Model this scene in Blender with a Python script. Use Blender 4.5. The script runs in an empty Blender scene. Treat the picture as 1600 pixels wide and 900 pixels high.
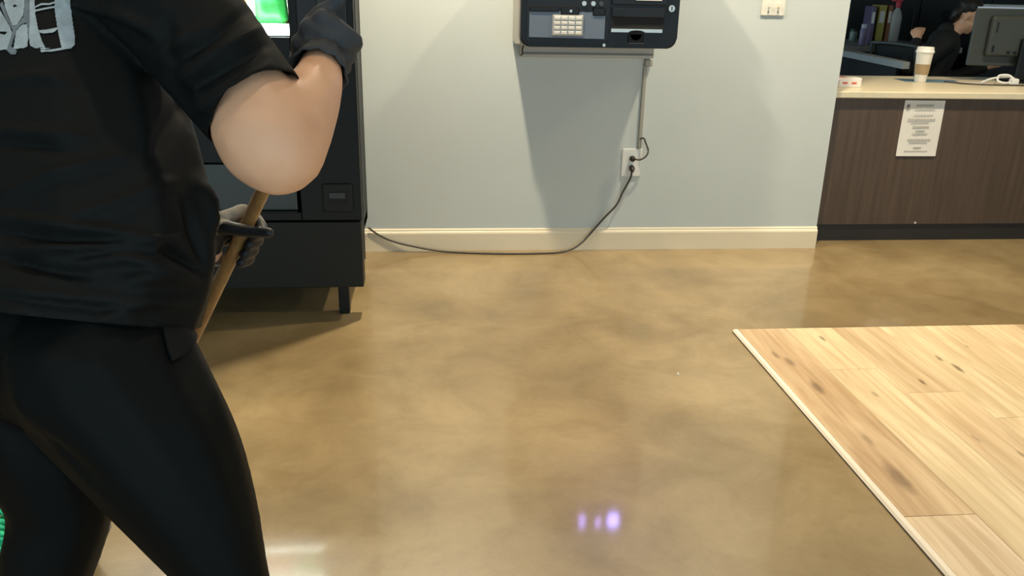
import bpy, bmesh, math, random
import numpy as np
from mathutils import Vector, Matrix, noise
from mathutils.bvhtree import BVHTree
random.seed(7)
SC = bpy.context.scene
C = SC.collection

# ---------------------------------------------------------------- camera
CAM_H, YAW, PITCH, ROLL, FPX = 1.25, 5.7, 20.0, 1.25, 1300.0
_y, _p, _r = map(math.radians, (YAW, PITCH, ROLL))
cw = Vector((math.sin(_y)*math.cos(_p), math.cos(_y)*math.cos(_p), -math.sin(_p)))
cr0 = Vector((math.cos(_y), -math.sin(_y), 0)); cu0 = cr0.cross(cw)
cr = cr0*math.cos(_r) + cu0*math.sin(_r)
cu = cu0*math.cos(_r) - cr0*math.sin(_r)
CO = Vector((0, 0, CAM_H))
cam = bpy.data.cameras.new('camera'); cam.sensor_width = 36; cam.lens = 36*FPX/1600
cam_o = bpy.data.objects.new('camera', cam); C.objects.link(cam_o)
M = Matrix((cr, cu, -cw)).transposed().to_4x4(); M.translation = CO
cam_o.matrix_world = M; cam.clip_start = 0.05
SC.camera = cam_o
def at(px, py, d):
    """a point of the place seen at a photo pixel, at depth d metres"""
    return CO + (cw + cr*((px-800)/FPX) - cu*((py-450)/FPX))*d

# ---------------------------------------------------------------- world, lights, exposure
SC.view_settings.view_transform = 'Standard'; SC.view_settings.look = 'None'
SC.view_settings.exposure = 0.0; SC.view_settings.gamma = 1.0
SC.view_settings.use_curve_mapping = False
wd = bpy.data.worlds.new('daylight'); SC.world = wd; wd.use_nodes = True
bg = wd.node_tree.nodes['Background']; bg.inputs[0].default_value = (0.62, 0.86, 1.0, 1); bg.inputs[1].default_value = 2.0
LAMP_W, LAMP_COL = 12.0, (1.0, 0.85, 0.62)
LAMPS = [(x, 3.40) for x in (-1.41, 0.06, 1.53, 3.0)] + [(x, 1.35) for x in (-1.41, 0.06, 1.53, 3.0)] + \
        [(x, -0.8) for x in (-1.41, 0.06, 1.53, 3.0)]
CEIL = 2.75

# ---------------------------------------------------------------- materials
MATS = {}
def mat(name, col=(0.8, 0.8, 0.8), rough=0.5, metal=0.0, var=0.0, scale=8.0, bump=0.0, bscale=60.0, coat=0.0,
        emit=None, estr=0.0, spec=0.5, sheen=0.0, stretch=None):
    if name in MATS: return MATS[name]
    m = bpy.data.materials.new(name); m.use_nodes = True
    nt = m.node_tree; N = nt.nodes; L = nt.links
    b = N['Principled BSDF']
    b.inputs['Base Color'].default_value = (*col, 1); b.inputs['Roughness'].default_value = rough
    b.inputs['Metallic'].default_value = metal; b.inputs['Specular IOR Level'].default_value = spec
    b.inputs['Coat Weight'].default_value = coat; b.inputs['Coat Roughness'].default_value = 0.08
    if sheen: b.inputs['Sheen Weight'].default_value = sheen
    if emit: b.inputs['Emission Color'].default_value = (*emit, 1); b.inputs['Emission Strength'].default_value = estr
    if var or bump:
        tc = N.new('ShaderNodeTexCoord'); vec = tc.outputs['Object']
        if stretch:
            mp = N.new('ShaderNodeMapping'); mp.inputs['Scale'].default_value = stretch
            L.new(vec, mp.inputs[0]); vec = mp.outputs[0]
    if var:
        n = N.new('ShaderNodeTexNoise'); n.inputs['Scale'].default_value = scale; n.inputs['Detail'].default_value = 5
        L.new(vec, n.inputs['Vector'])
        r = N.new('ShaderNodeValToRGB')
        r.color_ramp.elements[0].position = 0.3; r.color_ramp.elements[1].position = 0.7
        r.color_ramp.elements[0].color = (*[c*(1-var) for c in col], 1)
        r.color_ramp.elements[1].color = (*[min(1, c*(1+var)) for c in col], 1)
        L.new(n.outputs['Fac'], r.inputs[0]); L.new(r.outputs[0], b.inputs['Base Color'])
    if bump:
        n2 = N.new('ShaderNodeTexNoise'); n2.inputs['Scale'].default_value = bscale; n2.inputs['Detail'].default_value = 3
        L.new(vec, n2.inputs['Vector'])
        bp = N.new('ShaderNodeBump'); bp.inputs['Strength'].default_value = bump; bp.inputs['Distance'].default_value = 0.004
        L.new(n2.outputs['Fac'], bp.inputs['Height']); L.new(bp.outputs[0], b.inputs['Normal'])
    MATS[name] = m; return m

def concrete():
    m = bpy.data.materials.new('sealed_concrete'); m.use_nodes = True
    nt = m.node_tree; N = nt.nodes; L = nt.links; b = N['Principled BSDF']
    tc = N.new('ShaderNodeTexCoord')
    def nz(s, d, dist=0.0, rough=0.55):
        n = N.new('ShaderNodeTexNoise'); n.inputs['Scale'].default_value = s; n.inputs['Detail'].default_value = d
        n.inputs['Distortion'].default_value = dist; n.inputs['Roughness'].default_value = rough
        L.new(tc.outputs['Object'], n.inputs['Vector']); return n.outputs['Fac']
    def ramp(src, stops):
        r = N.new('ShaderNodeValToRGB'); e = r.color_ramp.elements
        while len(e) < len(stops): e.new(0.5)
        for q, (p, c) in zip(e, stops): q.position = p; q.color = (*c, 1)
        L.new(src, r.inputs[0]); return r.outputs[0]
    def mix(fac, a, c, mode='MIX'):
        x = N.new('ShaderNodeMix'); x.data_type = 'RGBA'; x.blend_type = mode
        if isinstance(fac, float): x.inputs[0].default_value = fac
        else: L.new(fac, x.inputs[0])
        L.new(a, x.inputs[6]); L.new(c, x.inputs[7]); return x.outputs[2]
    big = ramp(nz(1.3, 4, 0.6), [(0.30, FLOOR_A), (0.50, FLOOR_B), (0.70, FLOOR_C)])
    mid = ramp(nz(4.5, 8, 0.9, 0.65), [(0.30, (0.80, 0.77, 0.70)), (0.55, (1, 1, 1)), (0.75, (1.12, 1.10, 1.06))])
    fine = ramp(nz(38, 9, 0.3, 0.75), [(0.25, (0.90, 0.88, 0.84)), (0.6, (1, 1, 1)), (0.8, (1.04, 1.04, 1.04))])
    L.new(mix(1.0, mix(1.0, big, mid, 'MULTIPLY'), fine, 'MULTIPLY'), b.inputs['Base Color'])
    rr = N.new('ShaderNodeMapRange'); rr.inputs[3].default_value = 0.26; rr.inputs[4].default_value = 0.42
    L.new(nz(6, 6, 0.5), rr.inputs[0]); L.new(rr.outputs[0], b.inputs['Roughness'])
    b.inputs['Coat Weight'].default_value = 0.5; b.inputs['Coat Roughness'].default_value = 0.07
    bp = N.new('ShaderNodeBump'); bp.inputs['Strength'].default_value = 0.10; bp.inputs['Distance'].default_value = 0.003
    L.new(nz(22, 8, 0.2, 0.7), bp.inputs['Height']); L.new(bp.outputs[0], b.inputs['Normal'])
    return m
FLOOR_A, FLOOR_B, FLOOR_C = (0.192, 0.138, 0.066), (0.276, 0.202, 0.099), (0.362, 0.278, 0.146)

def plank_mat(i, base, dark, knots):
    """wood with long grain, a darker heart streak and a few knots"""
    m = bpy.data.materials.new('oak_plank_%d' % i); m.use_nodes = True
    nt = m.node_tree; N = nt.nodes; L = nt.links; b = N['Principled BSDF']
    tc = N.new('ShaderNodeTexCoord')
    def coords(sc, off):
        mp = N.new('ShaderNodeMapping'); mp.inputs['Scale'].default_value = sc; mp.inputs['Location'].default_value = off
        L.new(tc.outputs['Object'], mp.inputs[0]); return mp.outputs[0]
    def nz(sc, scale, det, dist=0.0):
        n = N.new('ShaderNodeTexNoise'); n.inputs['Scale'].default_value = scale; n.inputs['Detail'].default_value = det
        n.inputs['Distortion'].default_value = dist
        L.new(coords(sc, (i*3.7, i*1.9, 0)), n.inputs['Vector']); return n.outputs['Fac']
    r = N.new('ShaderNodeValToRGB'); e = r.color_ramp.elements
    e[0].position = 0.36; e[0].color = (*dark, 1); e[1].position = 0.64; e[1].color = (*base, 1)
    L.new(nz((11, 1.6, 1), 1.0, 4, 0.9), r.inputs[0])
    r2 = N.new('ShaderNodeValToRGB'); e = r2.color_ramp.elements
    e[0].position = 0.36; e[0].color = (0.86, 0.80, 0.74, 1); e[1].position = 0.56; e[1].color = (1, 1, 1, 1)
    L.new(nz((42, 2.0, 1), 1.0, 4, 0.7), r2.inputs[0])
    mx = N.new('ShaderNodeMix'); mx.data_type = 'RGBA'; mx.blend_type = 'MULTIPLY'; mx.inputs[0].default_value = 1
    L.new(r.outputs[0], mx.inputs[6]); L.new(r2.outputs[0], mx.inputs[7]); cur = mx.outputs[2]
    for (kx, ky, s, amt) in knots:                       # knots: small dark ellipses drawn out along the grain
        mp = N.new('ShaderNodeMapping'); mp.vector_type = 'POINT'
        mp.inputs['Location'].default_value = (-kx/s, -ky/(s*3.2), 0); mp.inputs['Scale'].default_value = (1/s, 1/(s*3.2), 0.01)
        nn = N.new('ShaderNodeTexNoise'); nn.inputs['Scale'].default_value = 45; nn.inputs['Detail'].default_value = 3
        L.new(tc.outputs['Object'], nn.inputs['Vector'])
        ad = N.new('ShaderNodeVectorMath'); ad.operation = 'MULTIPLY_ADD'
        ad.inputs[1].default_value = (0.012, 0.03, 0); L.new(nn.outputs['Color'], ad.inputs[0]); L.new(tc.outputs['Object'], ad.inputs[2])
        L.new(ad.outputs[0], mp.inputs[0])
        ln = N.new('ShaderNodeVectorMath'); ln.operation = 'LENGTH'; L.new(mp.outputs[0], ln.inputs[0])
        rr = N.new('ShaderNodeMapRange'); rr.inputs[1].default_value = 0.35; rr.inputs[2].default_value = 1.0
        rr.inputs[3].default_value = amt; rr.inputs[4].default_value = 0.0; L.new(ln.outputs['Value'], rr.inputs[0])
        k = N.new('ShaderNodeMix'); k.data_type = 'RGBA'; L.new(rr.outputs[0], k.inputs[0]); L.new(cur, k.inputs[6])
        k.inputs[7].default_value = (0.12, 0.07, 0.035, 1); cur = k.outputs[2]
    L.new(cur, b.inputs['Base Color']); b.inputs['Roughness'].default_value = 0.42
    return m

def glass_mat():
    m = bpy.data.materials.new('clear_glass'); m.use_nodes = True
    N = m.node_tree.nodes; L = m.node_tree.links; N.clear()
    o = N.new('ShaderNodeOutputMaterial'); t = N.new('ShaderNodeBsdfTransparent'); g = N.new('ShaderNodeBsdfGlossy')
    g.inputs['Roughness'].default_value = 0.02; f = N.new('ShaderNodeFresnel'); f.inputs[0].default_value = 1.45
    t.inputs[0].default_value = (0.94, 0.97, 0.95, 1)
    x = N.new('ShaderNodeMixShader'); L.new(f.outputs[0], x.inputs[0]); L.new(t.outputs[0], x.inputs[1]); L.new(g.outputs[0], x.inputs[2])
    L.new(x.outputs[0], o.inputs[0]); return m

# ---------------------------------------------------------------- mesh helpers
def link(name, me, m=None, parent=None):
    o = bpy.data.objects.new(name, me); C.objects.link(o)
    if m is not None and me is not None:
        for q in (m if isinstance(m, (list, tuple)) else [m]): me.materials.append(q)
    if parent: o.parent = parent
    return o
def done(name, bm, m=None, parent=None, smooth=False):
    bmesh.ops.recalc_face_normals(bm, faces=bm.faces)
    me = bpy.data.meshes.new(name); bm.to_mesh(me); bm.free()
    if smooth: me.polygons.foreach_set('use_smooth', [True]*len(me.polygons))
    return link(name, me, m, parent)
def tag(o, label, cat, group=None, kind=None):
    o['label'] = label; o['category'] = cat
    if group: o['group'] = group
    if kind: o['kind'] = kind
    return o
def struct(o): o['kind'] = 'structure'; return o
def thing(name, label, cat, loc, rz=0.0, group=None):
    o = bpy.data.objects.new(name, None); C.objects.link(o); o.location = loc; o.rotation_euler = (0, 0, rz)
    o.empty_display_size = 0.05
    return tag(o, label, cat, group)
def add_box(bm, lo, hi, bev=0.0, seg=2):
    """axis-aligned box between two corners"""
    lo, hi = Vector(lo), Vector(hi)
    g = bmesh.ops.create_cube(bm, size=1.0)['verts']
    for v in g: v.co = Vector((lo[i] + (v.co[i]+0.5)*(hi[i]-lo[i]) for i in range(3)))
    if bev > 0:
        ed = {e for v in g for e in v.link_edges}
        bmesh.ops.bevel(bm, geom=list(ed), offset=bev, segments=seg, profile=0.5, affect='EDGES')
    return bm
def box(name, lo, hi, m, parent=None, bev=0.0, seg=2):
    return done(name, add_box(bmesh.new(), lo, hi, bev, seg), m, parent)
def add_cyl(bm, a, b, r, n=20, r2=None):
    a, b = Vector(a), Vector(b); d = b-a
    q = d.to_track_quat('Z', 'Y').to_matrix().to_4x4(); q.translation = (a+b)/2
    bmesh.ops.create_cone(bm, cap_ends=True, segments=n, radius1=r, radius2=r if r2 is None else r2, depth=d.length, matrix=q)
    return bm
def cyl(name, a, b, r, m, parent=None, n=20, r2=None):
    return done(name, add_cyl(bmesh.new(), a, b, r, n, r2), m, parent)
def add_lathe(bm, prof, loc=(0, 0, 0), n=24):
    loc = Vector(loc); rings = []
    for r, z in prof:
        rings.append([bm.verts.new(loc+Vector((r*math.cos(2*math.pi*k/n), r*math.sin(2*math.pi*k/n), z))) for k in range(n)])
    for A, B in zip(rings, rings[1:]):
        for k in range(n): bm.faces.new((A[k], A[(k+1) % n], B[(k+1) % n], B[k]))
    bm.faces.new(rings[0][::-1]); bm.faces.new(rings[-1]); return bm
def catmull(pts, per=8):
    P = [np.array(p, float) for p in pts]; P = [2*P[0]-P[1]] + P + [2*P[-1]-P[-2]]; out = []
    for i in range(1, len(P)-2):
        for k in range(per):
            t = k/per; a, b, c, d = P[i-1:i+3]
            out.append(0.5*(2*b+(c-a)*t+(2*a-5*b+4*c-d)*t*t+(3*b-a-3*c+d)*t**3))
    out.append(P[-2]); return out
def add_tube(bm, pts, r, n=8, per=6):
    path = [Vector(p) for p in catmull(pts, per)] if per > 1 else [Vector(p) for p in pts]
    rings = []; up = Vector((0.13, 0.21, 0.97))
    for i, p in enumerate(path):
        d = (path[min(i+1, len(path)-1)]-path[max(i-1, 0)]).normalized()
        x = d.cross(up); x = x.normalized() if x.length > 1e-4 else Vector((1, 0, 0)); y = d.cross(x)
        rr = r[min(len(r)-1, int(i/len(path)*len(r)))] if isinstance(r, (list, tuple)) else r
        rings.append([bm.verts.new(p + x*rr*math.cos(2*math.pi*k/n) + y*rr*math.sin(2*math.pi*k/n)) for k in range(n)])
    for A, B in zip(rings, rings[1:]):
        for k in range(n): bm.faces.new((A[k], A[(k+1) % n], B[(k+1) % n], B[k]))
    bm.faces.new(rings[0][::-1]); bm.faces.new(rings[-1]); return bm
def tube(name, pts, r, m, parent=None, n=8, per=6):
    return done(name, add_tube(bmesh.new(), pts, r, n, per), m, parent, True)
def add_rrect(bm, x0, x1, z0, z1, y0, y1, rad, seg=6, hole=None):
    """rounded rectangle in XZ, from y0 to y1"""
    pts = []
    for cx, cz, a0 in ((x1-rad, z1-rad, 0), (x0+rad, z1-rad, 90), (x0+rad, z0+rad, 180), (x1-rad, z0+rad, 270)):
        for k in range(seg+1):
            a = math.radians(a0+90*k/seg); pts.append((cx+rad*math.cos(a), cz+rad*math.sin(a)))
    A = [bm.verts.new((x, y0, z)) for x, z in pts]; B = [bm.verts.new((x, y1, z)) for x, z in pts]
    n = len(pts)
    for k in range(n): bm.faces.new((A[k], A[(k+1) % n], B[(k+1) % n], B[k]))
    bm.faces.new(A); bm.faces.new(B[::-1]); return bm
def rrect(name, x0, x1, z0, z1, y0, y1, rad, m, parent=None, bev=0.0):
    bm = add_rrect(bmesh.new(), x0, x1, z0, z1, y0, y1, rad)
    if bev:
        ed = [e for e in bm.edges if abs(e.verts[0].co.y-min(y0, y1)) < 1e-6 and abs(e.verts[1].co.y-min(y0, y1)) < 1e-6]
        bmesh.ops.bevel(bm, geom=ed, offset=bev, segments=2, profile=0.5, affect='EDGES')
    return done(name, bm, m, parent)
_sph = bmesh.new(); bmesh.ops.create_icosphere(_sph, subdivisions=2, radius=1.0)
SPH_V = np.array([v.co[:] for v in _sph.verts]); SPH_F = [[v.index for v in f.verts] for f in _sph.faces]; _sph.free()
def blob(chains, voxel, smooth=8, fac=0.5):
    """one continuous surface around chains of (points, radii); a radius is a number or (3x3 axes scaled)"""
    V, F, off = [], [], 0
    for pts, rad in chains:
        if len(pts) == 1: path, rr = [np.array(pts[0])], [rad[0]]
        else:
            L = sum((Vector(b)-Vector(a)).length for a, b in zip(pts, pts[1:]))
            rm = min(np.min(np.linalg.norm(r, axis=0)) if isinstance(r, np.ndarray) else r for r in rad)
            per = max(3, min(14, int(L/(rm*0.35)/(len(pts)-1))+1))
            path = catmull(pts, per)
            if isinstance(rad[0], np.ndarray): rr = [x.reshape(3, 3) for x in catmull([r.reshape(-1) for r in rad], per)]
            else: rr = [float(x[0]) for x in catmull([[r] for r in rad], per)]
        for p, r in zip(path, rr):
            v = SPH_V @ r.T if isinstance(r, np.ndarray) else SPH_V*r
            V.append(v+np.array(p)); F += [[i+off for i in f] for f in SPH_F]; off += len(SPH_V)
    me = bpy.data.meshes.new('tmp'); me.from_pydata(np.concatenate(V).tolist(), [], F)
    o = bpy.data.objects.new('tmp', me); C.objects.link(o)
    rm = o.modifiers.new('r', 'REMESH'); rm.mode = 'VOXEL'; rm.voxel_size = voxel
    if smooth:
        s = o.modifiers.new('s', 'SMOOTH'); s.factor = fac; s.iterations = smooth
    dg = bpy.context.evaluated_depsgraph_get()
    out = bpy.data.meshes.new_from_object(o.evaluated_get(dg))
    bpy.data.objects.remove(o); bpy.data.meshes.remove(me)
    out.polygons.foreach_set('use_smooth', [True]*len(out.polygons))
    return out
def ell(ax, ay, az):
    """ellipsoid axes from three (direction*radius) vectors"""
    return np.array([ax[:], ay[:], az[:]], float).T

# ---------------------------------------------------------------- palette
PAINT = mat('wall_paint', (0.575, 0.625, 0.61), 0.62, var=0.02, scale=3, bump=0.06, bscale=180)
TRIM = mat('cream_trim_paint', (0.80, 0.70, 0.51), 0.4)
CEILM = mat('ceiling_paint', (0.34, 0.34, 0.34), 0.9, bump=0.1, bscale=90)
BLACKMET = mat('black_powder_coat', (0.0055, 0.0065, 0.0055), 0.45, spec=.3, bump=0.05, bscale=300)
BLACKMET2 = mat('charcoal_powder_coat', (0.0115, 0.013, 0.010), 0.5, spec=.3, bump=0.05, bscale=300)
BLACKGLOSS = mat('black_plastic', (0.006, 0.006, 0.006), 0.3, spec=.22)
DARKPLAST = mat('dark_grey_plastic', (0.035, 0.037, 0.038), 0.4)
WHITEPL = mat('ivory_plastic', (0.80, 0.77, 0.66), 0.35)
WHITEPL2 = mat('white_plastic', (0.80, 0.80, 0.76), 0.35)
SILVER = mat('brushed_silver', (0.45, 0.44, 0.39), 0.32, metal=0.85)
CABLE = mat('black_cable', (0.05, 0.045, 0.035), 0.5)
GREYBOX = mat('light_grey_enamel', (0.46, 0.45, 0.41), 0.45)
PAPER = mat('white_paper', (0.78, 0.75, 0.68), 0.8)
INK = mat('grey_ink', (0.50, 0.47, 0.41), 0.8)
INKD = mat('dark_ink', (0.22, 0.20, 0.18), 0.8)
DESKM = mat('dark_walnut_laminate', (0.082, 0.053, 0.034), 0.45, var=0.22, scale=3.0, stretch=(14, 14, 0.7))
TOEM = mat('dark_toe_kick', (0.018, 0.014, 0.011), 0.5)
TOPM = mat('cream_laminate', (0.70, 0.62, 0.44), 0.35, var=0.03, scale=30)
GLASS = glass_mat()

# ================================================================ THE ROOM
o = box('floor', (-5, -4, -0.1), (6.5, 9, 0), concrete()); struct(o)
WALL_Y = 3.98
o = box('wall_back', (-5, WALL_Y, 0), (1.97, WALL_Y+0.12, CEIL), PAINT); struct(o)
o = box('wall_office', (1.2, 8.2, 0), (6.5, 8.32, CEIL), mat('office_paint', (0.10, 0.10, 0.095), 0.7)); struct(o)
o = box('wall_right', (6.4, -4, 0), (6.5, 8.2, CEIL), PAINT); struct(o)
o = box('wall_left', (-5.1, -4, 0), (-5, 4.1, CEIL), PAINT); struct(o)
o = box('ceiling', (-5, -4, CEIL), (6.5, 9, CEIL+0.1), CEILM); struct(o)
bm = bmesh.new()
prof = [(0, 0), (-0.016, 0), (-0.016, 0.088), (-0.013, 0.096), (-0.008, 0.100), (-0.007, 0.107), (-0.003, 0.112), (0, 0.112)]
A = [bm.verts.new((-5, WALL_Y+dy, z)) for dy, z in prof]; B = [bm.verts.new((1.972, WALL_Y+dy, z)) for dy, z in prof]
for k in range(len(prof)): bm.faces.new((A[k], A[(k+1) % len(prof)], B[(k+1) % len(prof)], B[k]))
bm.faces.new(A); bm.faces.new(B[::-1])
struct(done('baseboard_back', bm, TRIM))

LENS = mat('lamp_lens', (1, 0.9, 0.75), 0.3, emit=LAMP_COL, estr=14.0)
for k, (x, y) in enumerate(LAMPS):
    row = ('over the wall machine', 'over the open floor', 'unseen over the shop front')[0 if y > 3 else (1 if y > 0 else 2)]
    t = thing('ceiling_downlight', 'round recessed ceiling downlight in the row %s' % row, 'light', (x, y, CEIL), group='recessed downlights %s' % row)
    bm = bmesh.new(); add_lathe(bm, [(0.062, 0.0), (0.085, 0.0), (0.085, -0.006), (0.070, -0.010), (0.062, -0.004)], n=28)
    done('trim_ring', bm, WHITEPL2, t)
    bm = bmesh.new(); add_lathe(bm, [(0.061, 0.0), (0.061, -0.003)], n=28); done('lens', bm, LENS, t)
    l = bpy.data.lights.new('downlight_beam', 'SPOT'); l.energy = LAMP_W*((17, 26, 16, 14)[k] if y > 3 else (1.5 if y > 0 else 3.2)); l.color = LAMP_COL  # shop-front row is unseen, strengthened to light arms and back
    l.shadow_soft_size = 0.045; l.spot_size = math.radians(130); l.spot_blend = 0.9
    lo = bpy.data.objects.new('downlight_beam', l); C.objects.link(lo); lo.location = (0, 0, -0.02); lo.parent = t

# ================================================================ PLANK FLOOR SAMPLE
MX0, MY1, MZ = 1.152, 2.888, 0.012
PW = 0.19
t = thing('plank_floor_sample', 'raised panel of light oak floor planks laid on the concrete', 'flooring', (MX0, MY1, 0))
box('backing', (0, -3.4, 0), (2.3, 0, 0.005), mat('backing_foam', (0.10, 0.085, 0.06), 0.8), t)
bm = bmesh.new()
for (x0, x1, z) in ((0.0, 0.020, 0),):
    A = [(x0, 0.004), (x0+0.006, MZ), (x1, MZ), (x1, 0.004)]
    v0 = [bm.verts.new((x, 0.0, z)) for x, z in A]; v1 = [bm.verts.new((x, -3.4, z)) for x, z in A]
    for k in range(4): bm.faces.new((v0[k], v0[(k+1) % 4], v1[(k+1) % 4], v1[k]))
    bm.faces.new(v0); bm.faces.new(v1[::-1])
done('edge_strip', bm, mat('pale_edge_trim', (0.80, 0.72, 0.60), 0.4), t)
tones = [tuple(tuple(min(.92, c*g) for c, g in zip(q, (1.12, 1.16, 1.18))) for q in p_) for p_ in [((0.60, 0.44, 0.27), (0.42, 0.28, 0.155)), ((0.68, 0.53, 0.33), (0.55, 0.41, 0.24)), ((0.66, 0.50, 0.31), (0.50, 0.36, 0.21)),
         ((0.72, 0.58, 0.37), (0.58, 0.44, 0.26)), ((0.52, 0.36, 0.21), (0.36, 0.23, 0.125)), ((0.64, 0.50, 0.34), (0.52, 0.39, 0.25))]]
# per row: y of the joints (world), the tone of each piece from the far end, and knots (x across, y world, size, strength)
rows = [([1.672], [0, 5], [[(0.09, 2.60, .016, .6), (0.10, 2.40, .02, .65), (.06, 2.66, .012, .6), (0.085, 1.86, .03, .6), (.10, 2.06, .016, .4)], [(0.16, 1.42, .012, .6)]]),
        ([2.515, 1.25], [1, 3, 5], [[(.11, 2.80, .011, .7)], [(.08, 2.34, .009, .5), (.05, 1.5, .012, .7)], []]),
        ([2.33], [2, 2], [[(.10, 2.42, .010, .75)], [(.13, 1.95, .010, .5), (.05, 2.05, .008, .4)]]),
        ([2.15], [3, 1], [[(.10, 2.52, .014, .8), (.08, 2.60, .010, .7)], [(.11, 2.03, .012, .75)]]),
        ([2.26], [1, 2], [[(.06, 2.7, .007, .5)], [(.09, 1.9, .01, .6)]]),
        ([1.95], [2, 0], [[(.12, 2.5, .006, .5)], []]),
        ([2.45], [0, 3], [[(.1, 2.65, .02, .6)], []]),
        ([2.05], [1, 2], [[], []]), ([2.6, 1.5], [3, 0, 1], [[], [], []]), ([2.2], [2, 1], [[], []]), ([1.8], [0, 3], [[], []]), ([2.4], [1, 2], [[], []])]
pi = 0
for ri, (joints, tn, kn) in enumerate(rows):
    ys = [MY1] + joints + [MY1-3.4]; x0 = 0.021+ri*PW
    for q in range(len(ys)-1):
        ya, yb = ys[q]-MY1, ys[q+1]-MY1
        b = tones[tn[q]]; f = 0.94+0.12*random.random()
        m = plank_mat(pi, [c*f for c in b[0]], [c*f for c in b[1]], [(kx, ky-ys[q+1], s, a) for kx, ky, s, a in kn[q]]); pi += 1
        bm = bmesh.new(); add_box(bm, (0.0006, 0.0006, 0.005), (PW-0.0006, ya-yb-0.0006, MZ+0.0004*random.random()), 0.0012, 1)
        p = done('plank', bm, m, t); p.location = (x0, yb, 0)

# ================================================================ VENDING MACHINE
VX0, VX1, VY = -1.27, -0.268, 3.08
t = thing('vending_machine', 'black glass-front snack vending machine against the grey wall', 'vending machine', (-0.77, VY, 0))
def vb(name, lo, hi, m, par=None, bev=0.0):                         # boxes given in room coordinates
    w = Vector((-0.77, VY, 0)); return box(name, Vector(lo)-w, Vector(hi)-w, m, par or t, bev)
ZB, ZT, YB = 0.133, 1.83, 3.94
bm = bmesh.new(); w = Vector((-0.77, VY, 0))
for lo, hi in (((VX0+.045, 3.17, ZB+.05), (VX0+.075, YB, ZT)), ((VX1-.075, 3.17, ZB+.05), (VX1-.047, YB, ZT)), ((VX0+.045, YB-.03, ZB+.05), (VX1-.047, YB, ZT)),
               ((VX0+.045, 3.17, ZT-.03), (VX1-.047, YB, ZT)), ((VX0+.045, 3.17, ZB+.05), (VX1-.047, YB, ZB+.09)), ((-0.46, 3.17, 0.45), (-0.44, YB, ZT))):
    add_box(bm, Vector(lo)-w, Vector(hi)-w)
done('cabinet', bm, BLACKMET, t)
# door: a frame around the window, the bin and the panel column
WX0, WX1, WZ0, WZ1 = -1.19, -0.49, 1.062, 1.74
bm = bmesh.new()
for lo, hi in (((VX0, VY, ZB+.27), (WX0, VY+.09, ZT)), ((WX0, VY, WZ1), (WX1, VY+.09, ZT)), ((WX0, VY, 0.62), (WX1, VY+.09, WZ0)), ((WX0, VY, ZB+.27), (WX1, VY+.09, 0.435)),
               ((WX1, VY, ZB+.27), (VX1, VY+.09, ZT))):
    add_box(bm, Vector(lo)-w, Vector(hi)-w, 0.003, 1)
door = done('door', bm, BLACKMET, t)
vb('window_glass', (WX0, VY+.012, WZ0), (WX1, VY+.018, WZ1), GLASS, door)
vb('door_edge_strip', (VX1-0.001, VY+.05, ZB+.1), (VX1+.0035, VY+.056, ZT), mat('grey_edge_metal', (.10, .10, .09), .45, metal=.3), door)  # thin strip, lighter grey than the black door
vb('kick_panel', (VX0+.005, VY+.004, ZB), (VX1-.004, VY+.09, ZB+.262), BLACKMET2, t, 0.004)
vb('delivery_flap', (WX0+.02, VY+.010, 0.441), (WX1-.014, VY+.020, 0.614), mat('smoked_flap', (0.045, 0.055, 0.055), 0.3), t, 0.003)
vb('flap_lip', (WX0+.02, VY-.004, 0.434), (WX1-.014, VY+.012, 0.440), BLACKGLOSS, t)
# coin-return cup: a frame with a dark hollow and a flap in it
cf = vb('coin_cup_frame', (-.409, VY-.010, .437), (-.297, VY+.001, .545), BLACKMET2, t, 0.006)
vb('coin_cup_hollow', (-.386, VY-.012, .466), (-.322, VY-.0095, .516), mat('hollow_black', (.002, .002, .002), .7), cf)
vb('coin_flap', (-.384, VY-.015, .490), (-.324, VY-.011, .513), DARKPLAST, cf, 0.002)
# control column
pn = vb('control_panel', (-.462, VY-.006, 1.02), (-.290, VY+.001, 1.70), mat('panel_black', (.008, .008, .008), .35), t, 0.004)
vb('panel_recess', (-.392, VY-.009, 1.165), (-.330, VY-.005, 1.30), DARKPLAST, pn, 0.004)
vb('bill_slot', (-.385, VY-.011, 1.215), (-.337, VY-.008, 1.225), mat('hollow_black'), pn)
vb('display', (-.440, VY-.009, 1.50), (-.312, VY-.005, 1.56), mat('green_display', (.02, .05, .03), .2, emit=(.2, .9, .5), estr=.6), pn, 0.003)
for r_ in range(4):
    for c_ in range(3):
        vb('button', (-.432+c_*.042, VY-.012, 1.445-r_*.034), (-.402+c_*.042, VY-.005, 1.469-r_*.034), DARKPLAST, pn, 0.003)
for x in (VX0+.09, VX1-.11):
    for y in (3.14, 3.84): vb('leg', (x, y, 0), (x+.042, y+.045, ZB+.06), BLACKMET, t, 0.004)
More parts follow.
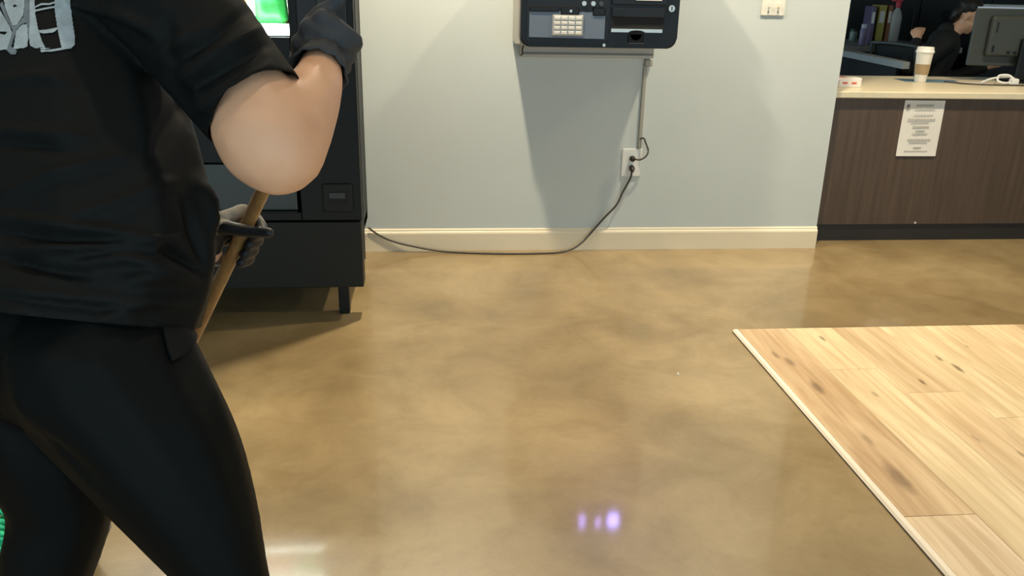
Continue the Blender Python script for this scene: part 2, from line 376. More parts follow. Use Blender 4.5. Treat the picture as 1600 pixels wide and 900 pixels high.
# lit interior
vb('interior_back', (-1.20, 3.70, 0.66), (-.462, 3.71, 1.79), mat('white_liner', (.75, .78, .76), .5), t)
vb('interior_side', (-1.215, 3.19, 0.66), (-1.205, 3.70, 1.79), mat('white_liner'), t)
LED = mat('led_tube', (1, 1, 1), .3, emit=(1.0, 1.0, .95), estr=700.0)
SHZ = (1.098, 1.335, 1.565)
for z in (1.315, 1.545, 1.772): vb('light_tube', (-1.184, 3.117, z-.006), (-.496, 3.132, z+.006), LED, t)
for z in SHZ:
    s_ = vb('shelf', (-1.186, 3.114, z-.012), (-.494, 3.69, z), mat('white_liner'), t)
    vb('price_rail', (-1.186, 3.106, z-.030), (-.494, 3.1135, z+.008), mat('price_rail_added_glow', (.75, .78, .75), .4, emit=(.95, 1.0, .95), estr=16.0), s_)  # rail glow added to make the bright patch mirrored in the floor
def snack_bag(x, y, z, wd, h, col, nm):
    bm = bmesh.new(); n = 9
    def pt(i, j, s):
        u, v = i/(n-1)*2-1, j/(n-1); th = .032*(1-u**4)*(math.sin(math.pi*min(1, max(0, (v-.04)/.92))))**.5 if .04 < v < .96 else 0
        return (x+u*wd/2*(1-.05*math.sin(math.pi*v)), y+s*th+.004*math.sin(u*9+v*5)*(th > 0), z+v*h)
    F = [[bm.verts.new(pt(i, j, -1)) for i in range(n)] for j in range(n)]
    Bk = [[bm.verts.new(pt(i, j, 1)) for i in range(n)] for j in range(n)]
    for j in range(n-1):
        for i in range(n-1):
            bm.faces.new((F[j][i], F[j][i+1], F[j+1][i+1], F[j+1][i])); bm.faces.new((Bk[j][i], Bk[j+1][i], Bk[j+1][i+1], Bk[j][i+1]))
    bmesh.ops.remove_doubles(bm, verts=bm.verts, dist=.0008)
    return done('snack_bag', bm, mat('foil_'+nm, col, .3, var=.35, scale=22), None, True)
COLS = [('red', (.55, .03, .04)), ('white', (.75, .77, .74)), ('yellow', (.70, .45, .03)), ('green', (.05, .48, .10)), ('blue', (.04, .12, .50)), ('orange', (.70, .22, .03))]
for si, z in enumerate(SHZ):
    for ci in range(5):
        nm, col = COLS[(ci*2+si*3+(1 if ci > 2 else 0) + 4) % 6]
        if (si, ci) == (0, 4): nm, col = COLS[3]
        b = snack_bag(-1.120+ci*.140, 3.165, z+.0005, .118, .160, col, nm)
        tag(b, '%s foil snack bag on the %s lit shelf of the vending machine, %s column' % (nm, ('lowest', 'middle', 'top')[si], ('first', 'second', 'third', 'fourth', 'fifth')[ci]), 'snack bag', 'snack bags in the vending machine')

# ================================================================ WALL CASH MACHINE
KX0, KX1, KZ0, KZ1, KF = 0.388, 1.086, 0.998, 1.44, 3.76
t = thing('cash_machine', 'black and grey wall-mounted cash machine with keypad and dispenser slot', 'cash machine', (0.73, WALL_Y, KZ0))
w = Vector((0.73, WALL_Y, KZ0))
def kb(name, lo, hi, m, par=None, bev=0.0): return box(name, Vector(lo)-w, Vector(hi)-w, m, par or t, bev)
def kr(name, x0, x1, z0, z1, y0, y1, rad, m, par=None, bev=0.0): return rrect(name, x0-w.x, x1-w.x, z0-w.z, z1-w.z, y0-w.y, y1-w.y, rad, m, par or t, bev)
kb('cabinet', (.374, KF+.05, KZ0+.004), (1.045, WALL_Y-.001, KZ1-.02), GREYBOX, t, 0.006)
kb('wall_bracket', (.408, WALL_Y-.055, .943), (1.030, WALL_Y, KZ0), GREYBOX, t, 0.003)
kb('bracket_lip', (.420, WALL_Y-.062, .955), (1.026, WALL_Y-.054, .963), mat('bracket_dark_grey', (.16, .15, .13), .5), t)  # lip in a darker grey than the bracket
fa = kr('fascia', KX0, KX1, KZ0, KZ1, KF, KF+.055, .042, BLACKGLOSS, t, .008)
kr('left_panel', .412, .772, KZ0+.020, KZ1-.02, KF-.006, KF+.002, .012, mat('panel_charcoal', (.008, .009, .011), .35, spec=.25), t, .003)
# keypad shelf, sloping back
bm = bmesh.new()
sh = [(.424, KF-.014, 1.040), (.756, KF-.014, 1.036), (.756, KF-.009, 1.146), (.424, KF-.009, 1.150)]
v = [bm.verts.new(Vector(p)-w) for p in sh]; f = bm.faces.new(v)
e = bmesh.ops.extrude_face_region(bm, geom=[f]); bmesh.ops.translate(bm, verts=[q for q in e['geom'] if isinstance(q, bmesh.types.BMVert)], vec=(0, .012, 0))
shelf = done('keypad_shelf', bm, mat('blue_grey_shelf', (.115, .135, .165), .38, metal=.3), t)
for lo, hi in (((.424, KF-.014, 1.145), (.552, KF-.003, 1.165)), ((.560, KF-.016, 1.130), (.640, KF-.003, 1.166)), ((.700, KF-.014, 1.132), (.756, KF-.003, 1.166))):
    kb('hood_block', lo, hi, BLACKGLOSS, shelf, .004)
kp = kb('keypad', (.524, KF-.018, 1.046), (.660, KF-.006, 1.134), mat('keypad_steel', (.40, .39, .36), .35, metal=.3), t, .004)
for r_ in range(4):
    for c_ in range(4):
        kb('key', (.532+c_*.0315, KF-.023, 1.052+r_*.0200), (.532+c_*.0315+.0265, KF-.016, 1.052+r_*.0200+.0155), mat('key_white', (.60, .58, .53), .35), kp, .003)
# buttons and reader above the shelf
for x in (.66, .70, .735): cyl('side_button', Vector((x, KF-.006, 1.182))-w, Vector((x, KF-.016, 1.182))-w, .010, SILVER if x < .72 else DARKPLAST, t, 16)
cyl('side_button', Vector((.603, KF-.006, 1.150))-w, Vector((.603, KF-.018, 1.150))-w, .006, SILVER, t, 12)
kb('screen', (.440, KF-.010, 1.215), (.745, KF-.004, 1.40), mat('dark_screen', (.01, .012, .02), .12), t, .004)
# right half: dispenser
kb('dispenser_recess', (.786, KF-.002, 1.080), (1.020, KF+.003, 1.128), mat('hollow_black'), t)
kb('dispenser_door', (.784, KF-.010, 1.128), (1.022, KF+.001, 1.168), mat('panel_charcoal'), t, .003)
kb('door_inset', (.790, KF-.012, 1.134), (.850, KF-.008, 1.160), BLACKGLOSS, t)
bm = bmesh.new(); lip = []
for k in range(25):
    x = .785+.228*k/24; d = (x-.898)/.036; dip = -.010*math.sqrt(max(0, 1-d*d)) if abs(d) < 1 else 0
    lip.append((x, -dip))
A = [bm.verts.new(Vector((x, KF-.014, 1.066+q*.9))-w) for x, q in lip]; B = [bm.verts.new(Vector((x, KF-.014, 1.080))-w) for x, q in lip]
A2 = [bm.verts.new(Vector((x, KF, 1.066+q*.9))-w) for x, q in lip]; B2 = [bm.verts.new(Vector((x, KF, 1.080))-w) for x, q in lip]
for k in range(24):
    bm.faces.new((A[k], A[k+1], B[k+1], B[k])); bm.faces.new((A[k], A2[k], A2[k+1], A[k+1])); bm.faces.new((B[k], B[k+1], B2[k+1], B2[k])); bm.faces.new((A2[k], B2[k], B2[k+1], A2[k+1]))
bm.faces.new((A[0], B[0], B2[0], A2[0])); bm.faces.new((A[-1], A2[-1], B2[-1], B[-1]))
done('dispenser_lip', bm, SILVER, t)
bm = bmesh.new(); add_box(bm, Vector((.864, KF-.004, 1.022))-w, Vector((.934, KF+.001, 1.060))-w, .003, 1)
add_cyl(bm, Vector((.899, KF-.004, 1.058))-w, Vector((.899, KF+.001, 1.058))-w, .026, 20)
done('thumb_notch', bm, mat('hollow_black'), t)
kb('notch_edge', (.868, KF-.006, 1.018), (.936, KF-.002, 1.0215), DARKPLAST, t)
kb('dispenser_label', (.888, KF-.012, 1.199), (1.002, KF-.0095, 1.225), PAPER, t)
kb('label_plate', (.784, KF-.010, 1.180), (1.030, KF-.002, 1.24), mat('panel_charcoal'), t, .003)
lk = cyl('lock', Vector((1.048, KF+.001, 1.168))-w, Vector((1.048, KF-.014, 1.168))-w, .014, SILVER, t, 20)
kb('key_slot', (1.046, KF-.0155, 1.160), (1.050, KF-.0135, 1.176), BLACKGLOSS, lk)
cyl('panel_screw', Vector((.758, KF+.001, 1.010))-w, Vector((.758, KF-.008, 1.010))-w, .007, SILVER, t, 14)
tube('dangling_cord', [Vector(p)-w for p in ((.415, WALL_Y-.10, .995), (.409, WALL_Y-.105, .975), (.413, WALL_Y-.10, .962), (.404, WALL_Y-.10, .952))], .004, CABLE, t)  # short cord dangling below the left end of the cabinet
# lit header: three violet-blue lamps
hd = kr('header', .60, 1.07, KZ1-.004, KZ1+.12, KF+.02, KF+.12, .03, BLACKGLOSS, t, .006)
VIO = mat('violet_lamp', (.3, .25, .9), .3, emit=(.36, .30, 1.0), estr=60.0)
VIO2 = mat('dim_violet_lamp', (.3, .25, .8), .3, emit=(.42, .30, 1.0), estr=30.0)
for x0, x1, z0, m_ in ((.772, .806, 1.452, VIO2), (.864, .892, 1.475, VIO2), (.932, .990, 1.455, VIO)):
    kr('header_lamp', x0, x1, z0, 1.535, KF+.012, KF+.021, .013, m_, hd)

# ================================================================ WALL FITTINGS
t = thing('wall_outlet', 'white double power outlet plate low on the grey wall', 'outlet', (.972, WALL_Y, .444))
bm = bmesh.new(); add_box(bm, (-.049, -.008, -.069), (.049, 0, .069), .004, 2); done('cover_plate', bm, WHITEPL2, t)
for z in (.021, -.021):
    bm = bmesh.new(); add_rrect(bm, -.018, .018, z-.015, z+.015, -.0105, -.007, .012); s_ = done('socket', bm, WHITEPL2, t)
    for x in (-.007, .007): box('slot', (x-.0015, -.0110, z-.002), (x+.0015, -.0102, z+.008), mat('hollow_black'), s_)
t = thing('light_switch', 'ivory double light switch plate on the grey wall', 'switch', (1.596, WALL_Y, 1.205))
bm = bmesh.new(); add_box(bm, (-.057, -.007, -.066), (.057, 0, .066), .004, 2); done('cover_plate', bm, WHITEPL, t)
for x in (-.023, .023):
    bm = bmesh.new(); add_box(bm, (x-.005, -.020, -.030), (x+.005, -.006, -.004), .003, 1); done('toggle', bm, WHITEPL, t)
    cyl('screw', (x, -.0065, -.048), (x, -.0085, -.048), .004, mat('screw_dark', (.3, .27, .2), .4), t, 10)
t = thing('cable_raceway', 'slim grey cable raceway running down the wall to the outlet', 'cable cover', (1.006, WALL_Y, .51))
box('channel', (-.009, -.013, .004), (.009, 0, .405), mat('raceway_grey', (.34, .33, .28), .45), t, .004)
box('end_fitting', (-.006, -.028, .395), (.030, 0, .425), mat('raceway_grey'), t, .005)
t = thing('power_lead', 'long dark power cord sagging from the outlet along the baseboard', 'cord', (.965, WALL_Y-.02, 0))
w = Vector((.965, WALL_Y-.02, 0))
pts = [(.972, 3.955, .418), (.966, 3.945, .375), (.935, 3.958, .300), (.905, 3.952, .235), (.848, 3.952, .170), (.78, 3.945, .090), (.735, 3.935, .045), (.68, 3.925, .014), (.60, 3.905, .0055), (.45, 3.895, .0055), (.30, 3.900, .0055), (.14, 3.92, .0055), (.02, 3.938, .010), (-.10, 3.950, .030), (-.20, 3.956, .055), (-.27, 3.958, .090), (-.315, 3.958, .125)]
tube('cable', [Vector(p)-w for p in pts], .0048, CABLE, t)
bm = bmesh.new(); add_lathe(bm, [(.006, 0), (.013, .004), (.014, .020), (.008, .034), (.005, .040)], n=14)
bmesh.ops.transform(bm, matrix=Matrix.Translation(Vector((.972, WALL_Y-.0105, .424))-w) @ Matrix.Rotation(math.radians(115), 4, 'X'), verts=bm.verts)
done('plug', bm, mat('plug_black', (.02, .018, .014), .5), t, True)
t = thing('power_lead', 'short dark cord looping from the raceway into the upper socket', 'cord', (.975, WALL_Y-.02, .46))
w = Vector((.975, WALL_Y-.02, .46))
tube('cable', [Vector(p)-w for p in ((1.004, WALL_Y-.010, .560), (1.020, 3.958, .566), (1.030, 3.95, .545), (1.044, 3.948, .510), (1.036, 3.942, .484), (1.008, 3.938, .466), (.980, 3.942, .466))], .004, CABLE, t)
bm = bmesh.new(); add_lathe(bm, [(.012, 0), (.014, .004), (.014, .018), (.009, .028)], n=14)
bmesh.ops.transform(bm, matrix=Matrix.Translation(Vector((.972, WALL_Y-.0105, .466))-w) @ Matrix.Rotation(math.radians(90), 4, 'X'), verts=bm.verts)
done('plug', bm, mat('plug_black'), t, True)
bm = bmesh.new()
for k in range(9):
    a = math.radians(100+k*20); add_box(bm, (0.006*math.cos(a)-.0012, 0.009*math.sin(a)-.0016, 0), (0.006*math.cos(a)+.0012, .009*math.sin(a)+.0016, .002))
s_ = done('paper_scrap', bm, PAPER); s_.location = (.84, 2.53, 0.0); tag(s_, 'tiny curled white scrap lying on the bare concrete', 'scrap')

# ================================================================ FRONT DESK
DX0, DX1, DY, DZ = 1.985, 4.3, 4.09, 0.785
t = thing('front_desk', 'dark walnut front desk panel with black toe kick beside the wall', 'desk', (DX0, DY, 0))
w = Vector((DX0, DY, 0))
box('front_panel', (0, 0, .092), (DX1-DX0, .025, DZ-.033), DESKM, t)
box('toe_kick', (0, .008, 0), (DX1-DX0, .022, .092), TOEM, t)
box('end_panel', (0, .025, 0), (.025, .78, DZ-.033), DESKM, t)
box('end_panel', (DX1-DX0-.025, .025, 0), (DX1-DX0, .78, DZ-.033), DESKM, t)
box('inner_shelf', (.03, .03, .40), (DX1-DX0-.03, .40, .42), DESKM, t)
cyl('kick_screw', (.585, .002, .098), (.585, -.004, .098), .006, mat('screw_pale', (.5, .45, .38), .4), t, 10)
o = box('desk_worktop', (DX0-.012, DY-.022, DZ-.033), (DX1+.02, DY+.80, DZ), TOPM, None, .005)
tag(o, 'long cream laminate worktop on the dark front desk', 'worktop')
t = thing('paper_notice', 'white printed paper notice taped to the dark desk front', 'notice', (2.50, DY, .60))
PX0, PX1, PZ0, PZ1 = -.108, .108, -.142, .142
bm = bmesh.new(); nx, nz_ = 6, 8; g = []
for j in range(nz_+1):
    g.append([bm.verts.new((PX0+(PX1-PX0)*i/nx, -.0015-.0025*math.sin(math.pi*j/nz_)*(i/nx)-(.004*(j/nz_-1)**6), PZ0+(PZ1-PZ0)*j/nz_)) for i in range(nx+1)])
for j in range(nz_):
    for i in range(nx): bm.faces.new((g[j][i], g[j][i+1], g[j+1][i+1], g[j+1][i]))
sheet = done('sheet', bm, PAPER, t); s_ = sheet.modifiers.new('thickness', 'SOLIDIFY'); s_.thickness = .0006
bm = bmesh.new()
for (x0, x1, z, h) in ((-.045, .052, .116, .012), (-.05, .06, .100, .005), (-.05, .055, .070, .004), (-.078, .072, .047, .010), (-.06, .04, .032, .005), (-.045, .045, .010, .008), (-.025, .025, -.010, .006), (-.04, .04, -.026, .005), (-.06, .065, -.056, .007), (-.05, .05, -.070, .005), (-.022, .022, -.098, .008), (-.07, .06, -.116, .006)):
    n = 9
    for k in range(n):
        a = x0+(x1-x0)*(k+.08)/n; b_ = x0+(x1-x0)*(k+.80)/n
        add_box(bm, (a, -.0060, z-h/2), (b_, -.0046, z+h/2))
done('printed_lines', bm, INK, t)['kind'] = 'stuff'
bm = bmesh.new(); add_rrect(bm, -.095, -.079, .098, .122, -.0058, -.0044, .006); done('printed_mark', bm, INKD, t)

TZ = DZ
def px_on(px, py, z):
    d = cw + cr*((px-800)/FPX) - cu*((py-450)/FPX); return CO + d*((z-CAM_H)/d.z)
# coffee cup
p = px_on(1437, 128, TZ)
t = thing('coffee_cup', 'white takeaway coffee cup with tan sleeve and lid on the desk', 'cup', p)
H = .185
bm = bmesh.new(); add_lathe(bm, [(.030, .0005), (.031, .004), (.044, .160), (.0455, .165), (.0440, .167), (.040, .165)], n=32); done('cup_body', bm, mat('paper_cup', (.80, .76, .67), .5), t, True)
bm = bmesh.new(); add_lathe(bm, [(.0345, .042), (.0360, .042), (.0410, .098), (.0398, .098)], n=32); done('sleeve', bm, mat('kraft_sleeve', (.36, .25, .13), .8, var=.12, scale=3, stretch=(60, 60, 1)), t)
bm = bmesh.new(); add_lathe(bm, [(.0455, .158), (.0485, .160), (.0485, .168), (.046, .170), (.0435, .182), (.0425, .190), (.039, .190), (.037, .184), (.001, .184)], n=32)
done('lid', bm, mat('lid_white', (.82, .79, .70), .35), t, True)
# small printed carton
p = px_on(1312, 137, TZ); p2 = px_on(1362, 138, TZ)
t = thing('small_carton', 'small white carton with red printed dashes at the desk end', 'box', (2.10, p.y+.06, TZ), math.radians(-3))
L_ = .150; D_ = .085; H_ = .048
bm = bmesh.new(); add_box(bm, (-.02, -D_/2, .0005), (L_-.02, D_/2, H_), .002, 1); done('carton', bm, mat('carton_white', (.80, .74, .66), .6), t)
box('end_label', (-.021, -D_/2-.0008, .004), (.012, D_/2-.01, H_-.012), mat('carton_tan', (.38, .33, .25), .6), t)
for x in (.030, .078): box('red_dash', (x, -D_/2-.0012, .018), (x+.026, -D_/2+.001, .027), mat('red_print', (.62, .10, .07), .6), t)
box('opening', (-.005, -.02, H_-.001), (.055, .02, H_+.0012), mat('red_print'), t)
# papers and folder by the cup
def sheet_on(name, label, cat, px, py, wx, wy, rz, m, th=.002, group=None):
    p = px_on(px, py, TZ); o = box(name, (-wx/2, -wy/2, .0004), (wx/2, wy/2, th), m); o.location = p; o.rotation_euler = (0, 0, math.radians(rz)); return tag(o, label, cat, group)
sheet_on('paper_folder', 'dull blue paper folder lying under the coffee cup', 'folder', 1452, 126.5, .34, .17, -8, mat('blue_card', (.12, .20, .27), .7), .0012)
o = sheet_on('loose_paper', 'pinkish white loose sheet between blue folder and monitor', 'paper', 1528, 130, .20, .13, 10, mat('pinkish_paper', (.60, .52, .46), .8))
# monitor seen from behind
p = px_on(1592, 132, TZ)
t = thing('computer_monitor', 'dark grey computer monitor on the desk, seen from behind', 'monitor', (p.x+.07, p.y+.13, TZ), math.radians(-7))
MB = mat('monitor_shell', (.032, .037, .030), .5, bump=.03, bscale=200)
bm = bmesh.new(); add_box(bm, (-.29, .012, .085), (.29, .035, .398), .006, 2); done('panel', bm, MB, t)
bm = bmesh.new(); add_box(bm, (-.21, -.022, .14), (.21, .014, .36), .016, 3); hump = done('rear_hump', bm, MB, t)
box('screen_face', (-.28, .0345, .10), (.28, .036, .405), mat('screen_lit', (.02, .02, .03), .2, emit=(.5, .6, .7), estr=.5), t)
for k in range(6): box('vent_slot', (-.10+k*.036, -.0232, .155), (-.078+k*.036, -.0215, .172), BLACKGLOSS, hump)
box('vent_slot', (-.185, -.0232, .165), (-.172, -.0215, .20), BLACKGLOSS, hump); box('vent_slot', (-.18, -.0232, .27), (-.172, -.0215, .325), BLACKGLOSS, hump)
bm = bmesh.new(); add_box(bm, (-.035, -.050, .010), (.035, -.018, .24), .008, 2); done('stand_neck', bm, BLACKGLOSS, t)
bm = bmesh.new(); add_lathe(bm, [(.10, .0005), (.10, .008), (.085, .014), (.02, .016)], n=32); done('stand_base', bm, BLACKGLOSS, t, True)
# tumble of white cable next to the monitor
p = px_on(1560, 132, TZ)
t = thing('white_charger', 'white cable and adapter heaped beside the monitor stand', 'cable', (p.x, p.y, TZ))
pts = [(-.11, .03, .006), (-.05, .06, .02), (.02, .05, .035), (.08, .02, .04), (.09, -.03, .03), (.03, -.05, .012), (-.02, -.02, .02), (.01, .03, .045), (.06, .0, .05), (.07, -.05, .03), (.04, -.07, .008)]
tube('cable_loops', [(a*.8, b*.7, c) for a, b, c in pts], .006, WHITEPL2, t)
bm = bmesh.new(); add_box(bm, (.035, -.065, .0005), (.075, -.025, .038), .008, 2); done('adapter', bm, WHITEPL2, t)
p = px_on(1540, 133, TZ)
t = tube('desk_cable', [(p.x-.17, p.y+.12, TZ+.004), (p.x-.10, p.y+.02, TZ+.004), (p.x, p.y-.02, TZ+.004), (p.x+.11, p.y-.03, TZ+.004), (p.x+.20, p.y-.035, TZ+.004)], .004, CABLE)
tag(t, 'thin black cable curving across the desk in front of the monitor', 'cable')

# ================================================================ OFFICE BEHIND THE DESK
CZ = .86
t = thing('back_counter', 'L-shaped dark office counter with pale grey top behind the front desk', 'counter', (2.9, 5.9, 0))
GREYTOP = mat('grey_laminate', (.26, .27, .26), .45)
def lprism(name, poly, z0, z1, m, par):
    bm = bmesh.new(); f = bm.faces.new([bm.verts.new((x-2.9, y-5.9, z0)) for x, y in poly])
    e = bmesh.ops.extrude_face_region(bm, geom=[f]); bmesh.ops.translate(bm, verts=[q for q in e['geom'] if isinstance(q, bmesh.types.BMVert)], vec=(0, 0, z1-z0))
    return done(name, bm, m, par)
lprism('counter_top', [(2.845, 4.96), (2.90, 4.98), (3.03, 6.0), (3.03, 6.42), (4.15, 6.42), (4.15, 7.42), (3.02, 7.42), (2.92, 5.91)], CZ-.04, CZ, GREYTOP, t)
lprism('base', [(2.86, 5.05), (2.88, 5.05), (3.00, 6.05), (3.00, 6.48), (4.10, 6.48), (4.10, 7.40), (3.08, 7.40), (2.98, 5.91)], 0, CZ-.04, mat('counter_black', (.004, .004, .004), .6, spec=.2), t)
box('drawer_pull', (.028, -.50, .66), (.045, -.30, .672), SILVER, t)
def oc(px, py): return px_on(px, py, CZ)
def binder(px, py, wd, h, col, nm, label):
    p = oc(px, py); bm = bmesh.new(); add_box(bm, (-wd/2, 0, .0005), (wd/2, .24, h), .004, 1)
    t = thing('ring_binder', label, 'binder', p, math.radians(-14), 'binders on the office counter')
    done('cover', bm, mat('binder_'+nm, col, .5), t)
    rrect('spine_label', -wd*.3, wd*.3, h*.55, h*.85, -.0015, .001, .004, PAPER if nm != 'white' else mat('label_cream', (.6, .55, .40), .6), t); return t
binder(1358, 69, .036, .29, (.13, .10, .17), 'purple', 'slim dull purple binder standing on the office counter')
binder(1371, 69, .060, .30, (.40, .33, .06), 'yellow', 'thick olive yellow binder standing on the office counter')
binder(1383, 69, .034, .30, (.28, .10, .03), 'rust', 'narrow rust brown binder standing on the office counter')
p = oc(1394, 66)
t = thing('spray_bottle', 'tall pale plastic bottle with red cap on the office counter', 'bottle', p)
bm = bmesh.new(); add_lathe(bm, [(.035, .0005), (.042, .006), (.043, .20), (.030, .25), (.016, .27), (.016, .285)], n=24); done('bottle_body', bm, mat('pale_plastic', (.50, .48, .42), .4), t, True)
bm = bmesh.new(); add_lathe(bm, [(.020, .278), (.022, .282), (.022, .325), (.016, .332)], n=20); cp = done('cap', bm, mat('red_plastic', (.60, .05, .07), .4), t, True)
bm = bmesh.new(); add_box(bm, (-.06, -.012, .325), (.03, .012, .352), .006, 2); done('spray_head', bm, mat('red_plastic'), cp)
def jar(px, py, r, h, col, nm, capcol, label, lid=True):
    p = oc(px, py); t = thing('storage_jar', label, 'jar', p)
    bm = bmesh.new(); add_lathe(bm, [(r*.9, .0005), (r, .005), (r, h*.74), (r*.75, h*.82)], n=20); done('jar_body', bm, mat('jar_'+nm, col, .35), t, True)
    bm = bmesh.new(); add_lathe(bm, [(r*.8, h*.80), (r*.84, h*.82), (r*.84, h*.98), (r*.76, h)], n=20); done('lid', bm, mat('lid_'+nm, capcol, .4), t, True)
jar(1332, 64, .032, .10, (.28, .34, .30), 'mint', (.03, .10, .06), 'small pale green jar with dark lid on the office counter')
jar(1346, 71, .026, .16, (.20, .17, .26), 'lilac', (.5, .48, .55), 'lilac bottle with pale lid beside the purple binder')
jar(1340, 58, .034, .22, (.10, .085, .085), 'smoke', (.30, .26, .25), 'tall smoky brown jar behind the pale green jar')
# dark cabinet behind
p = at(1370, -20, 7.3)
t = thing('tall_cabinet', 'tall black storage cabinet standing behind the office counter', 'cabinet', (p.x+.25, 7.55, 0))
box('carcass', (-1.1, 0, 0), (1.6, .45, 1.95), mat('cabinet_black', (.008, .009, .010), .5), t, .004)
for x in (-1.09, -.42, .25, .92):
    d_ = box('cabinet_door', (x, -.02, .06), (x+.66, .0, 1.92), mat('cabinet_black'), t, .003); box('handle', (x+.60, -.035, .95), (x+.615, -.02, 1.12), DARKPLAST, d_)
CHF = mat('chair_fabric', (.010, .011, .010), .8, bump=.1, bscale=200)
def office_chair(label, loc, rz, back_h, back_w, arms=True, frame=None):
    t = thing('office_chair', label, 'chair', loc, rz)
    bm = bmesh.new(); add_box(bm, (-.25, -.25, .42), (.25, .24, .50), .03, 3); done('seat', bm, CHF, t, True)
    bm = bmesh.new(); add_box(bm, (-back_w/2, -.30, .56), (back_w/2, -.25, back_h), .022, 3)
    for v in bm.verts: v.co.y -= .10*(v.co.z-.56)**1.0 - .12*(v.co.x/back_w)**2
    bk = done('backrest', bm, CHF, t, True)
    if frame: 
        tube('back_rim', [(-back_w/2, -.30, .60), (-back_w/2+.01, -.325, back_h-.04), (-back_w/2+.05, -.335, back_h), (back_w/2-.05, -.335, back_h), (back_w/2-.01, -.325, back_h-.04), (back_w/2, -.30, .60)], .012, frame, bk)
    tube('back_support', [(0, -.05, .40), (0, -.28, .43), (0, -.31, .66)], .022, BLACKGLOSS, t)
    cyl('gas_column', (0, 0, .10), (0, 0, .43), .028, BLACKGLOSS, t)
    if arms:
        for s in (-1, 1): tube('armrest', [(s*.25, .10, .45), (s*.29, .10, .58), (s*.29, .08, .66), (s*.29, -.14, .67)], .018, BLACKGLOSS, t)
    for k in range(5):
        a = 2*math.pi*k/5; tp = Vector((.29*math.cos(a), .29*math.sin(a), .075))
        lg = tube('base_leg', [(0, 0, .12), tp*.6+Vector((0, 0, .05)), tp], .020, BLACKGLOSS, t, per=3)
        cyl('caster', tp+Vector((-.012, 0, -.045)), tp+Vector((.012, 0, -.045)), .030, BLACKGLOSS, lg, 14)
    return t
office_chair('low-backed black office chair with grey rim under the seated worker', (3.56, 5.88, 0), math.radians(-78), .915, .46, False, mat('grey_rim', (.06, .065, .06), .5))
# low filing cabinet with a paper ream on top
t = thing('filing_cabinet', 'dark filing cabinet beside the office counter carrying a white paper ream', 'cabinet', (4.52, 6.42, 0))
box('carcass', (-.26, 0, 0), (.26, .55, 1.125), mat('cabinet_black'), t, .004)
for z in (.06, .42, .78):
    d_ = box('drawer', (-.25, -.015, z), (.25, .002, z+.335), mat('cabinet_black'), t, .003); box('handle', (-.06, -.03, z+.20), (.06, -.013, z+.215), DARKPLAST, d_)
bm = bmesh.new(); add_box(bm, (4.33, 6.46, 1.1255), (4.66, 6.70, 1.185), .004, 1); tag(done('paper_ream', bm, PAPER), 'white paper ream lying on the dark filing cabinet', 'paper')
#PEOPLE

# ================================================================ THE MOP
PT, PB = Vector((-.143, 1.389, 1.179)), Vector((-.793, 1.637, 0.0))      # top and floor end of the handle line
pa = (PT-PB).normalized()
def onpole(k): return PT + (PB-PT)*k
t = thing('mop', 'mop with long wooden handle and green strands, held by the cleaner', 'mop', PB)
WOOD = mat('handle_wood', (.36, .19, .065), .35, var=.25, scale=2.0, stretch=(40, 40, 2.5), coat=.3)
cyl('handle', onpole(.93)-PB, onpole(.012)-PB, .0125, WOOD, t, 20)
cyl('socket', onpole(.985)-PB, onpole(.90)-PB, .019, mat('dark_socket', (.02, .03, .025), .5), t, 18, .016)
bm = bmesh.new(); add_box(bm, (-.075, -.028, .012), (.015, .028, .035), .008, 2)
hb = done('clamp', bm, mat('dark_socket'), t); hb.rotation_euler = (0, 0, math.radians(-32))
bm = bmesh.new(); rnd = random.Random(3)
for k in range(70):
    a0 = math.radians(150+rnd.uniform(-13, 16)); L_ = rnd.uniform(.25, .325); s0 = Vector((rnd.uniform(-.09, -.045), rnd.uniform(-.03, .02), .022))
    d_ = Vector((math.cos(a0), math.sin(a0), 0)); sd = Vector((-d_.y, d_.x, 0)); wv = rnd.uniform(-.03, .03)
    add_tube(bm, [s0, s0+d_*L_*.3+sd*wv*.5+Vector((0, 0, .012+rnd.uniform(0, .018))), s0+d_*L_*.7-sd*wv+Vector((0, 0, -.004+rnd.uniform(0, .02))), (s0+d_*L_+sd*wv).xy.to_3d()+Vector((0, 0, .006+rnd.uniform(0, .012)))], .0058, 6, 4)
fr = done('strands', bm, mat('green_microfibre', (.01, .42, .22), .8, var=.35, scale=60), t, True); fr['kind'] = 'stuff'

# ================================================================ PEOPLE
SKIN = mat('skin', (.95, .52, .31), .5, var=.06, scale=14, bump=.02, bscale=150)
SHIRT = mat('black_jersey', (.0045, .0060, .0060), .7, bump=.12, bscale=420, spec=.22)
LEGG = mat('black_stretch_knit', (.0035, .0047, .0047), .6, bump=.06, bscale=500, spec=.13)
GLOVE = mat('grey_work_glove', (.052, .058, .066), .75, var=.15, scale=30, bump=.15, bscale=200)
COAT = mat('black_glove_coating', (.013, .015, .018), .5, bump=.3, bscale=160)
KNIT = mat('grey_glove_knit', (.34, .32, .27), .9, bump=.5, bscale=260)
HAIR = mat('dark_brown_hair', (.022, .014, .010), .5, var=.4, scale=3, stretch=(60, 60, 4))
SHOE = mat('shoe_black', (.012, .012, .012), .6); SOLE = mat('shoe_sole', (.02, .02, .02), .6)
EYE = mat('eye_white', (.75, .73, .70), .2); LIP = mat('lip', (.40, .16, .13), .45)
Z3 = Vector((0, 0, 1))

